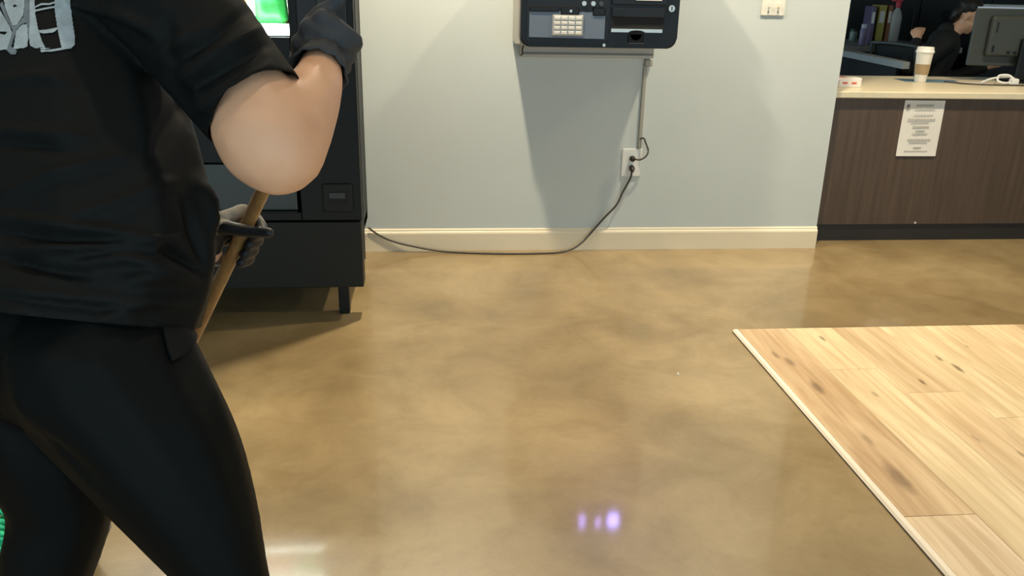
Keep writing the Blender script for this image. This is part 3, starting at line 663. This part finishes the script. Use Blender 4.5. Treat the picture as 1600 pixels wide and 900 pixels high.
def bisect_part(me, co, no, near, rad):
    """cut the surface open at a plane, only within rad of a point"""
    bm = bmesh.new(); bm.from_mesh(me); near = Vector(near)
    fs = [f for f in bm.faces if (f.calc_center_median()-near).length < rad]
    g = fs + list({e for f in fs for e in f.edges}) + list({v for f in fs for v in f.verts})
    bmesh.ops.bisect_plane(bm, geom=g, plane_co=co, plane_no=no, dist=1e-5)
    kill = [f for f in bm.faces if (f.calc_center_median()-near).length < rad and (f.calc_center_median()-Vector(co)).dot(no) > 0]
    bmesh.ops.delete(bm, geom=kill, context='FACES')
    bm.to_mesh(me); bm.free(); me.polygons.foreach_set('use_smooth', [True]*len(me.polygons)); return me

def proj_np(V):
    d = V-np.array(CO); z = d@np.array(cw)
    return np.stack([800+FPX*(d@np.array(cr))/z, 450-FPX*(d@np.array(cu))/z], 1)
def crease(me, folds):
    """fabric folds: ridges (+) and valleys (-) along lines on the near side of a garment"""
    n = len(me.vertices); V = np.empty(n*3); me.vertices.foreach_get('co', V); V = V.reshape(-1, 3)
    Nn = np.empty(n*3); me.vertices.foreach_get('normal', Nn); Nn = Nn.reshape(-1, 3)
    view = np.array(CO)-V; view /= np.linalg.norm(view, axis=1)[:, None]
    facing = np.clip((Nn*view).sum(1)*2.5, 0, 1); P = proj_np(V); D = np.zeros(n)
    for line, wid, amp in folds:
        best = np.full(n, 1e9); tt = np.zeros(n); m_ = len(line)-1
        for i, (p, q) in enumerate(zip(line, line[1:])):
            p, q = np.array(p, float), np.array(q, float); e = q-p; k = np.clip(((P-p)@e)/(e@e), 0, 1)
            d = np.linalg.norm(P-(p+k[:, None]*e), axis=1); w_ = d < best; best = np.where(w_, d, best); tt = np.where(w_, (i+k)/m_, tt)
        D += 1.5*amp*np.exp(-(best/wid)**2)*np.sin(np.pi*np.clip(tt*.92+.04, 0, 1))**.5
    V = V + Nn*(D*facing)[:, None]; me.vertices.foreach_set('co', V.reshape(-1)); me.update()

def head_chains(c, f, up):
    """skull, jaw, nose, ears around centre c; f = where the face looks"""
    r = f.cross(up).normalized(); e = lambda p, a, b, h: ([p], [ell(r*a, f*b, up*h)])
    ch = [e(c+up*.025, .076, .094, .088), e(c+f*.022-up*.045, .060, .068, .065), e(c+f*.055-up*.085, .030, .028, .024),
          e(c+f*.070-up*.055, .030, .024, .022), e(c+f*.100-up*.022, .012, .020, .012), ([c+f*.092+up*.015, c+f*.105-up*.018], [.008, .011]),
          e(c+f*.086+up*.022, .050, .012, .012)]
    for s in (-1, 1):
        ch.append(e(c+r*s*.078-f*.008-up*.010, .010, .020, .032)); ch.append(e(c+r*s*.040+f*.070-up*.020, .022, .022, .020))
    return ch
def face_parts(c, f, up, body):
    r = f.cross(up).normalized()
    for s in (-1, 1):
        bm = bmesh.new(); bmesh.ops.create_uvsphere(bm, u_segments=14, v_segments=10, radius=.0115, matrix=Matrix.Translation(c+f*.084+r*s*.032+up*.004))
        ey = done('eye', bm, EYE, body, True)
        bm = bmesh.new(); bmesh.ops.create_uvsphere(bm, u_segments=10, v_segments=8, radius=.0055, matrix=Matrix.Translation(c+f*.0925+r*s*.032+up*.004)); done('iris', bm, HAIR, ey, True)
    me = blob([([c+f*.090-up*.058-r*.020, c+f*.097-up*.056, c+f*.090-up*.058+r*.020], [.0045, .007, .0045])], .002, 3); link('lips', me, LIP, body)

def grip(c, a, n, hand, wrist, thumb_up=False, fr_=.0108):
    """chains of a hand closed on a bar: c on the bar axis, a along it towards the thumb side, n from bar to palm; +1 right, -1 left hand"""
    a = a.normalized(); n = (n-a*n.dot(a)).normalized(); tv = a.cross(n)*hand
    q = lambda x, y, z: c+n*x+tv*y+a*z
    ch = []
    for i, off in enumerate((.034, .012, -.011, -.032)):
        ln_ = (1.0, 1.08, 1.02, .88)[i]; sl = off*.95
        pts = [q(.034, .004, off*.9), q(.033, .032, off), q(.008, .0385*ln_**.5, sl), q(-.0215, .022, sl-.002), q(-.0240, -.006*ln_, sl-.003)]
        ch.append((pts, [fr_*1.12, fr_*1.15, fr_*1.05, fr_*.98, fr_*.86]))
    for off in (.030, .008, -.014, -.030): ch.append(([q(.036, .026, off), q(.038, -.018, off*.8)], [.0125, .0150]))
    ch.append(([q(.038, -.014, 0), wrist], [.020, .026]))
    ch.append(([q(.036, -.020, .020), (q(.036, -.02, .02)+wrist)*.5], [.018, .022]))
    if thumb_up: th = [q(.034, -.026, .018), q(.028, -.024, .046), q(.020, -.016, .064), q(.014, -.012, .082)]
    else: th = [q(.034, -.028, .012), q(.014, -.036, .028), q(-.012, -.030, .040), q(-.038, -.024, .054), q(-.054, -.022, .064)]
    ch.append((th, [.016, .0135, .0118, .0100, .0095][:len(th)]))
    return ch, q

# ---- the cleaner with the mop
SRp, SLp = at(250, -25, 1.17), at(-10, -10, 1.38)
U = (SRp-SLp); U.z = 0; U.normalize(); FW = Z3.cross(U).normalized()
ax = (at(116, -20, 1.32)-at(95, 500, 1.23)).normalized(); FA = ax.cross(U).normalized()*1.0
if FA.dot(FW) < 0: FA = -FA
te = lambda a, b, h=.07: ell(U*a, FA*b, ax*h)
hemP = [at(95, 496, 1.09), at(0, 483, 1.12), at(302, 514, 1.19)]
hem_n = (hemP[1]-hemP[0]).cross(hemP[2]-hemP[0]).normalized()
if hem_n.z > 0: hem_n = -hem_n
ER, WR = at(442, 238, 1.13), at(503, 97, 1.265)
EL, WL = at(115, 225, 1.56), at(322, 392, 1.50)
NB, HC = at(122, -95, 1.34), at(122, -95, 1.34)+Vector((.02, .080, .148))
HF = (FW*.93+Vector((-.35, .1, -.5))).normalized(); HUP = (Z3-HF*Z3.dot(HF)).normalized()
shoulder_r = at(255, -10, 1.18)
pelvis = [(at(95, 560, 1.24), te(.175, .125, .09)), (at(98, 500, 1.235), te(.175, .118, .08))]
rl = [at(166, 578, 1.17), at(246, 694, 1.165), at(305, 797, 1.165), at(353, 897, 1.17)]; rlr = [.130, .110, .085, .059]
kr_ = rl[-1]; rl += [kr_+Vector((.015, -.01, -.10)), kr_+Vector((.02, -.05, -.22)), kr_+Vector((.02, -.085, -.385))]; rlr += [.056, .052, .036]
ll = [at(30, 552, 1.27), at(70, 680, 1.29), at(96, 788, 1.31), at(75, 885, 1.325)]; llr = [.125, .105, .080, .072]
kl_ = ll[-1]; ll += [kl_+Vector((-.02, .01, -.08)), kl_+Vector((-.05, .05, -.18)), kl_+Vector((-.07, .08, -.275))]; llr += [.060, .052, .036]
arm_r = ([shoulder_r, at(330, 85, 1.155), at(400, 172, 1.14), at(418, 214, 1.13), ER, at(470, 182, 1.175), at(495, 132, 1.225), WR, WR+(PT-WR)*.3],
         [.062, .054, .066, .072, .057, .0525, .040, .0295, .018])
arm_l = ([SLp+Vector((0, 0, -.01)), (SLp+EL)*.5, EL, (EL+WL)*.5, WL], [.075, .066, .054, .046, .030])
torso = [(at(98, 430, 1.24), te(.165, .115)), (at(108, 300, 1.255), te(.165, .115)), (at(112, 160, 1.285), te(.170, .115)), (at(115, 40, 1.31), te(.165, .105)), (at(118, -40, 1.33), te(.12, .08, .05))]
chains = [([p for p, _ in pelvis], [r for _, r in pelvis]), ([p for p, _ in torso], [r for _, r in torso]), (rl, [r-.012 for r in rlr]), (ll, [r-.012 for r in llr]), arm_r, arm_l, ([at(425, 235, 1.12), at(430, 283, 1.115)], [.05, .021]),
          ([at(118, -40, 1.33), NB, HC-Z3*.05], [.07, .056, .052])] + head_chains(HC, HF, HUP)
FWL = Vector((-.30, .95, 0)).normalized()
for anc, fw_ in ((rl[-1], FW), (ll[-1], FWL)): chains.append(([anc, anc+Vector((0, 0, -.035)), anc+fw_*.10+Vector((0, 0, -.042))], [.034, .032, .028]))
body = link('person', blob(chains, .0075, 8), SKIN)
tag(body, 'person in black T-shirt and leggings, seen from behind, gripping a mop handle', 'person')
face_parts(HC, HF, HUP, body)
r_ = HF.cross(HUP)
hair = [([HC+HUP*.045-HF*.022], [ell(r_*.088, HF*.092, HUP*.086)]), ([HC-HF*.060-HUP*.01], [ell(r_*.075, HF*.045, HUP*.075)]),
        ([HC-HF*.10+HUP*.03, HC-HF*.15+HUP*.03, HC-HF*.17-HUP*.05, HC-HF*.15-HUP*.14], [.026, .032, .028, .012])]
link('hair', blob(hair, .006, 5), HAIR, body)
# leggings
lg = [([p for p, _ in pelvis], [r*1.06 for _, r in pelvis]), (rl, rlr), (ll, llr), ([rl[0]+(ll[0]-rl[0])*.25, ll[0]+(rl[0]-ll[0])*.25], [.115, .112])]
me = blob(lg, .007, 10)
crease(me, [([(0, 655), (80, 700), (150, 755)], 12, -.006)])
me = bisect_part(me, rl[-1]+Vector((0, 0, .01)), Vector((0, 0, -1)), rl[-1], .10); me = bisect_part(me, ll[-1]+Vector((0, 0, .01)), Vector((0, 0, -1)), ll[-1], .10)
lgo = link('leggings', me, LEGG, body); sdm = lgo.modifiers.new('cloth', 'SOLIDIFY'); sdm.thickness = .002; sdm.offset = -1
# shirt
st = [(at(96, 575, 1.22), te(.220, .182)), (at(99, 480, 1.225), te(.226, .176)), (at(122, 400, 1.24), te(.240, .165)), (at(134, 310, 1.255), te(.244, .158)), (at(128, 190, 1.28), te(.222, .150)),
      (at(116, 80, 1.305), te(.195, .135)), (at(117, 0, 1.325), te(.165, .115, .05)), (at(119, -55, 1.335), te(.10, .085, .04)), (NB, te(.066, .064, .03))]
sl_r = ([at(200, -35, 1.21), shoulder_r, at(330, 85, 1.155), at(398, 170, 1.14), at(425, 205, 1.135)], [.09, .092, .084, .0775, .074])
sl_l = ([SLp+(SRp-SLp)*.18, SLp, SLp+(EL-SLp)*.4, SLp+(EL-SLp)*.75], [.09, .088, .082, .076])
sc_ = [([p for p, _ in st], [r for _, r in st]), sl_r, sl_l]
me = blob(sc_, .0060, 9)
me = bisect_part(me, hemP[0], hem_n, at(96, 560, 1.235), .33)
sd_ = (at(400, 172, 1.14)-at(330, 85, 1.155)).normalized(); sp_ = at(398, 171, 1.14)
me = bisect_part(me, sp_, sd_, sp_+sd_*.02, .135)
ld_ = (EL-SLp).normalized(); me = bisect_part(me, SLp+(EL-SLp)*.6, ld_, SLp+(EL-SLp)*.66, .12)
me = bisect_part(me, NB-Z3*.004, (HC-NB).normalized(), NB+(HC-NB).normalized()*.03, .082)
rid = [([(10, 304), (89, 270), (195, 244)], 9, .007), ([(100, 338), (178, 320), (267, 284)], 9, .006), ([(-20, 338), (111, 354), (245, 371)], 7, .009), ([(-20, 360), (100, 376), (240, 384)], 6, -.007),
       ([(30, 392), (140, 386), (275, 377)], 8, .010), ([(-20, 398), (60, 418), (133, 431)], 9, -.010), ([(120, 412), (200, 404), (288, 424)], 9, .008), ([(250, 380), (280, 402), (314, 424)], 8, -.011),
       ([(200, 440), (255, 430), (310, 438)], 10, .008), ([(311, 285), (328, 320), (340, 358)], 12, .010), ([(290, 320), (306, 372), (318, 410)], 9, -.008), ([(-20, 446), (80, 462), (200, 470)], 9, .006), ([(-20, 462), (80, 474), (240, 492)], 6, -.004),
       ([(0, 130), (60, 118), (110, 128)], 10, .005), ([(-20, 205), (60, 208), (140, 214)], 9, .006), ([(-20, 225), (60, 228), (120, 240)], 9, -.005), ([(110, 0), (180, 20), (238, 50)], 8, .008), ([(120, 20), (190, 44), (240, 75)], 8, -.006),
       ([(255, 80), (285, 65), (310, 45)], 8, .007), ([(280, 128), (340, 85), (410, 42)], 8, .008), ([(290, 145), (350, 108), (415, 70)], 7, -.007), ([(310, 172), (360, 140), (420, 104)], 9, .007), ([(270, 100), (320, 68), (390, 15)], 7, -.006),
       ([(318, 188), (370, 160), (440, 118)], 7, -.005), ([(260, 30), (265, 110), (300, 190)], 13, -.006), ([(235, 260), (260, 200), (285, 160)], 12, -.006), ([(150, 505), (230, 470), (305, 470)], 9, .006)]
crease(me, rid)
shirt = link('t_shirt', me, SHIRT, body); sdm = shirt.modifiers.new('cloth', 'SOLIDIFY'); sdm.thickness = .0022; sdm.offset = -1
bvh = BVHTree.FromPolygons([v.co for v in me.vertices], [p.vertices[:] for p in me.polygons])
def inside(poly, x, y):
    c_ = False; j = len(poly)-1
    for i in range(len(poly)):
        (xi, yi), (xj, yj) = poly[i], poly[j]
        if (yi > y) != (yj > y) and x < (xj-xi)*(y-yi)/(yj-yi)+xi: c_ = not c_
        j = i
    return c_
def print_on(name, polys, m, par, holes=(), step=1.0, lift=.0012):
    xs = [p[0] for q in polys for p in q]; ys = [p[1] for q in polys for p in q]; bm = bmesh.new(); vs = {}
    def vert(i, j):
        if (i, j) not in vs:
            d = (cw+cr*((i*step-800)/FPX)-cu*((j*step-450)/FPX)).normalized(); h = bvh.ray_cast(CO, d)
            vs[(i, j)] = bm.verts.new(h[0]+(h[1] if h[1].dot(d) < 0 else -h[1])*lift) if h[0] else None
        return vs[(i, j)]
    for j in range(int(min(ys)/step)-1, int(max(ys)/step)+1):
        for i in range(int(min(xs)/step)-1, int(max(xs)/step)+1):
            x, y = (i+.5)*step, (j+.5)*step
            if any(inside(q, x, y) for q in polys) and not any(inside(q, x, y) for q in holes):
                k = [vert(i, j), vert(i+1, j), vert(i+1, j+1), vert(i, j+1)]
                if all(k): bm.faces.new(k)
    return done(name, bm, m, par, True)
INKW = mat('white_shirt_ink', (.50, .56, .58), .7, var=.18, scale=60); INKG = mat('grey_shirt_ink', (.21, .25, .27), .7, var=.2, scale=60)
white = [[(87, -40), (108, -40), (111, 6), (112, 25), (115, 45), (117.5, 62), (117, 71), (111, 76.5), (97, 77.5), (93, 60), (90, 44), (86, 18)],
         [(48, -40), (57, -40), (55, 8), (56.5, 25), (60, 44), (66, 64), (71, 74.5), (56, 76), (48, 72), (46, 58), (47, 30)],
         [(-20, 20), (-1, 14), (8, 28), (16, 42), (20, 52), (17, 66), (14, 78), (-20, 80)], [(26, 50), (34, 40), (43, 38), (45, 58), (44, 73), (38, 76), (22, 77)],
         [(4, -40), (41, -40), (40, 2), (37, 25), (27, 40), (20, 41), (14, 26), (8, 10)]]
grey = [[(41, -30), (48, -30), (47, 30), (46, 66), (43, 36), (38, 38), (33, 40), (26, 50), (19, 74), (28, 80), (26, 86), (19, 86), (12, 79), (18, 60), (21, 48), (10, 30), (1, 8), (5, 4), (14, 28), (20, 42), (27, 41), (38, 27)]]
bars = [[(55, 11.5), (66, 6.2), (79, 6), (88, 3), (88, 5.6), (79, 9), (67, 8.8), (55, 14)], [(54, 17), (72, 13.2), (92, 9.6), (92, 12.4), (72, 16), (54, 20)], [(62, 48.5), (78, 47), (90, 44), (90, 47.5), (84, 52), (70, 53.6), (64, 52.4)],
        [(64, 79.5), (80, 78.6), (110, 74), (112, 76.5), (82, 81.8), (66, 82.4)], [(64, 76.5), (70, 75.6), (79, 76.6), (70, 78.4), (65, 78)]]
pr = print_on('back_print', white, INKW, shirt, holes=[[(0, 50), (10, 49.5), (12, 52), (8, 55), (0, 53)], [(21, 9), (26, 8), (28, 10.5), (24, 12), (21, 11)]]); print_on('print_shading', grey, INKG, shirt, lift=.0016); [print_on('print_bar', [b_], INKW, shirt, step=.7, lift=.0018) for b_ in bars]
# shirt-tail flap on the hip
fl = [(250, 503), (282, 507), (306, 516), (300, 540), (286, 556), (266, 566), (258, 545)]
bvh = BVHTree.FromPolygons([v.co for v in lgo.data.vertices], [p.vertices[:] for p in lgo.data.polygons])
fo = print_on('shirt_tail', [fl], SHIRT, shirt, step=1.0, lift=.006); sdm = fo.modifiers.new('cloth', 'SOLIDIFY'); sdm.thickness = .004; sdm.offset = -1
# gloves
def glove(name, chains, extra=None, mats=(GLOVE,), knit=None):
    me = blob(chains, .0030, 4, .4); g = link(name, me, list(mats), body)
    if knit:
        for p in me.polygons:
            if knit(p.center): p.material_index = 1
    return g
def cuff(pts, rr, m, par, nm='cuff'):
    bm = bmesh.new(); n = 22; rings = []; path = [Vector(p) for p in pts]
    for i, p in enumerate(path):
        d = (path[min(i+1, len(path)-1)]-path[max(i-1, 0)]).normalized(); x = d.orthogonal().normalized(); y = d.cross(x)
        rings.append([bm.verts.new(p+(x*math.cos(2*math.pi*k/n)+y*math.sin(2*math.pi*k/n))*rr[i]*(1+.05*math.sin(3*k))) for k in range(n)])
    for A, B in zip(rings, rings[1:]):
        for k in range(n): bm.faces.new((A[k], A[(k+1) % n], B[(k+1) % n], B[k]))
    o = done(nm, bm, m, par, True); q = o.modifiers.new('cloth', 'SOLIDIFY'); q.thickness = .003; return o
gc = onpole(.028)
ch, q = grip(gc, pa, -cw*.85-cr*.42, 1, WR, True, .0125)
ch += [([q(.040, .018, .026), q(.042, -.010, .022)], [.021, .022]), ([q(.040, .020, -.006), q(.042, -.010, -.004)], [.022, .024]), ([q(.036, .024, -.03), q(.04, -.005, -.03)], [.020, .021]), ([q(.034, -.004, .044), q(.020, .028, .044), q(.0, .036, .040)], [.020, .0165, .014])]
gr = glove('glove', ch)
fd = (at(474, 182, 1.175)-WR).normalized()
cuff([WR-fd*.022, WR-fd*.004, WR+fd*.012, WR+fd*.030], [.030, .034, .039, .045], GLOVE, gr)
lc = onpole(.312); ln_ = (-cr*.95+cw*.35)
ch, q = grip(lc, pa, ln_, -1, WL, False, .0112)
an = pa.normalized(); nn = (ln_-an*ln_.dot(an)).normalized(); tl = -(an.cross(nn))
glv = glove('glove', ch, mats=(COAT, KNIT), knit=lambda p: (Vector(p)-lc).dot(nn) > .020 and (Vector(p)-lc).dot(an) > .004 or ((Vector(p)-lc).dot(tl) > .034 and (Vector(p)-lc).dot(an) > .012))
cuff([WL+(lc-WL)*.2, WL, WL+(EL-WL)*.10, WL+(EL-WL)*.2], [.033, .034, .037, .039], KNIT, glv)
# shoes
for anc, fw_ in ((rl[-1], FW), (ll[-1], FWL)):
    b0 = Vector((anc.x, anc.y, 0)); sh_ = [([b0-fw_*.035+Z3*.045, b0+fw_*.04+Z3*.046, b0+fw_*.13+Z3*.038, b0+fw_*.17+Z3*.032], [.036, .042, .036, .028]), ([b0-fw_*.01+Z3*.05, b0+Z3*.085], [.040, .042])]
    me = blob(sh_, .005, 5); so = link('shoe', me, SHOE, body)
    for v in me.vertices: v.co.z = max(v.co.z, .014)
    bm = bmesh.new(); pts = [(-.075, 0), (-.06, .032), (0, .036), (.08, .043), (.16, .040), (.195, .02), (.205, 0)]; pts += [(x, -y) for x, y in pts[-2:0:-1]]
    f = bm.faces.new([bm.verts.new(b0+fw_*x+fw_.cross(Z3)*y+Z3*.0005) for x, y in pts]); e = bmesh.ops.extrude_face_region(bm, geom=[f])
    bmesh.ops.translate(bm, verts=[v for v in e['geom'] if isinstance(v, bmesh.types.BMVert)], vec=(0, 0, .018)); done('sole', bm, SOLE, so)

# ---- the worker seated behind the desk
f2 = Vector((.93, -.36, 0)).normalized(); r2 = f2.cross(Z3).normalized(); B0 = Vector((3.52, 5.87, 0))
hp = B0+Z3*.58; ch_ = B0+f2*.10+Z3*.88; hc = B0+f2*.235+Z3*1.115+r2*-.01
hf = (f2*.85-Z3*.5+r2*.15).normalized(); hu = (Z3-hf*Z3.dot(hf)).normalized()
e2 = lambda a, b, h: ell(r2*a, f2*b, Z3*h)
sR, sL = ch_+r2*.17+Z3*.06, ch_-r2*.17+Z3*.06
eR, wR2 = B0+r2*.26-f2*.13+Z3*.76, Vector((3.40, 5.80, .955))
eL, wL2 = ch_-r2*.22+f2*.10-Z3*.20, ch_-r2*.10+f2*.36-Z3*.10
kR, kL = hp+f2*.42+r2*.10-Z3*.04, hp+f2*.42-r2*.10-Z3*.04
aR, aL = Vector((kR.x, kR.y, .09))-f2*.06, Vector((kL.x, kL.y, .09))-f2*.06
tors = ([hp, hp+f2*.05+Z3*.15, ch_, ch_+Z3*.09+f2*.01], [e2(.165, .12, .09), e2(.15, .11, .09), e2(.165, .11, .09), e2(.13, .085, .05)])
legs = [([hp+r2*.09, kR, aR], [.09, .062, .042]), ([hp-r2*.09, kL, aL], [.09, .062, .042])]
c2 = [tors, legs[0], legs[1], ([sR, eR, wR2], [.055, .045, .028]), ([sL, eL, wL2], [.055, .045, .028]), ([ch_+Z3*.08, hc-Z3*.06-f2*.02], [.055, .048])] + head_chains(hc, hf, hu)
for wv, dv in ((wR2, (wR2-eR).normalized()), (wL2, (wL2-eL).normalized())):
    sd = dv.cross(Z3).normalized(); c2.append(([wv, wv+dv*.05], [.026, .030]))
    for k, o_ in enumerate((-.027, -.009, .009, .026)): c2.append(([wv+dv*.05+sd*o_, wv+dv*.085+sd*o_*1.1, wv+dv*(.115-.01*(k in (0, 3)))+sd*o_*1.1-Z3*.018], [.0095, .0088, .0075]))
    c2.append(([wv+dv*.015-sd*.025, wv+dv*.05-sd*.048, wv+dv*.072-sd*.046], [.011, .010, .008]))
p2 = link('person', blob(c2, .0065, 5, .4), SKIN); tag(p2, 'worker in black jacket seated on an office chair behind the desk', 'person')
face_parts(hc, hf, hu, p2)
rr2 = hf.cross(hu)
link('hair', blob([([hc+hu*.050-hf*.028], [ell(rr2*.086, hf*.086, hu*.080)]), ([hc-hf*.070-hu*.015], [ell(rr2*.075, hf*.040, hu*.075)])], .006, 5), HAIR, p2)
jk = [(tors[0], [r*1.10 for r in tors[1]]), ([ch_+Z3*.08, ch_+Z3*.13+f2*.01], [.075, .062]), ([sR, eR, eR+(wR2-eR)*.85], [.072, .058, .042]), ([sL, eL, eL+(wL2-eL)*.85], [.072, .058, .042])]
link('jacket', blob(jk, .0075, 5), mat('black_jacket', (.013, .015, .013), .75, bump=.2, bscale=90), p2)
link('trousers', blob([(l[0], [r+.010 for r in l[1]]) for l in legs], .0085, 5), mat('dark_trousers', (.015, .015, .018), .8), p2)
for av in (aR, aL):
    b0 = Vector((av.x, av.y, 0)); link('shoe', blob([([b0-f2*.03+Z3*.045, b0+f2*.08+Z3*.042, b0+f2*.16+Z3*.034], [.044, .042, .033]), ([b0+Z3*.05, b0+Z3*.08], [.042, .040])], .006, 4), SHOE, p2)
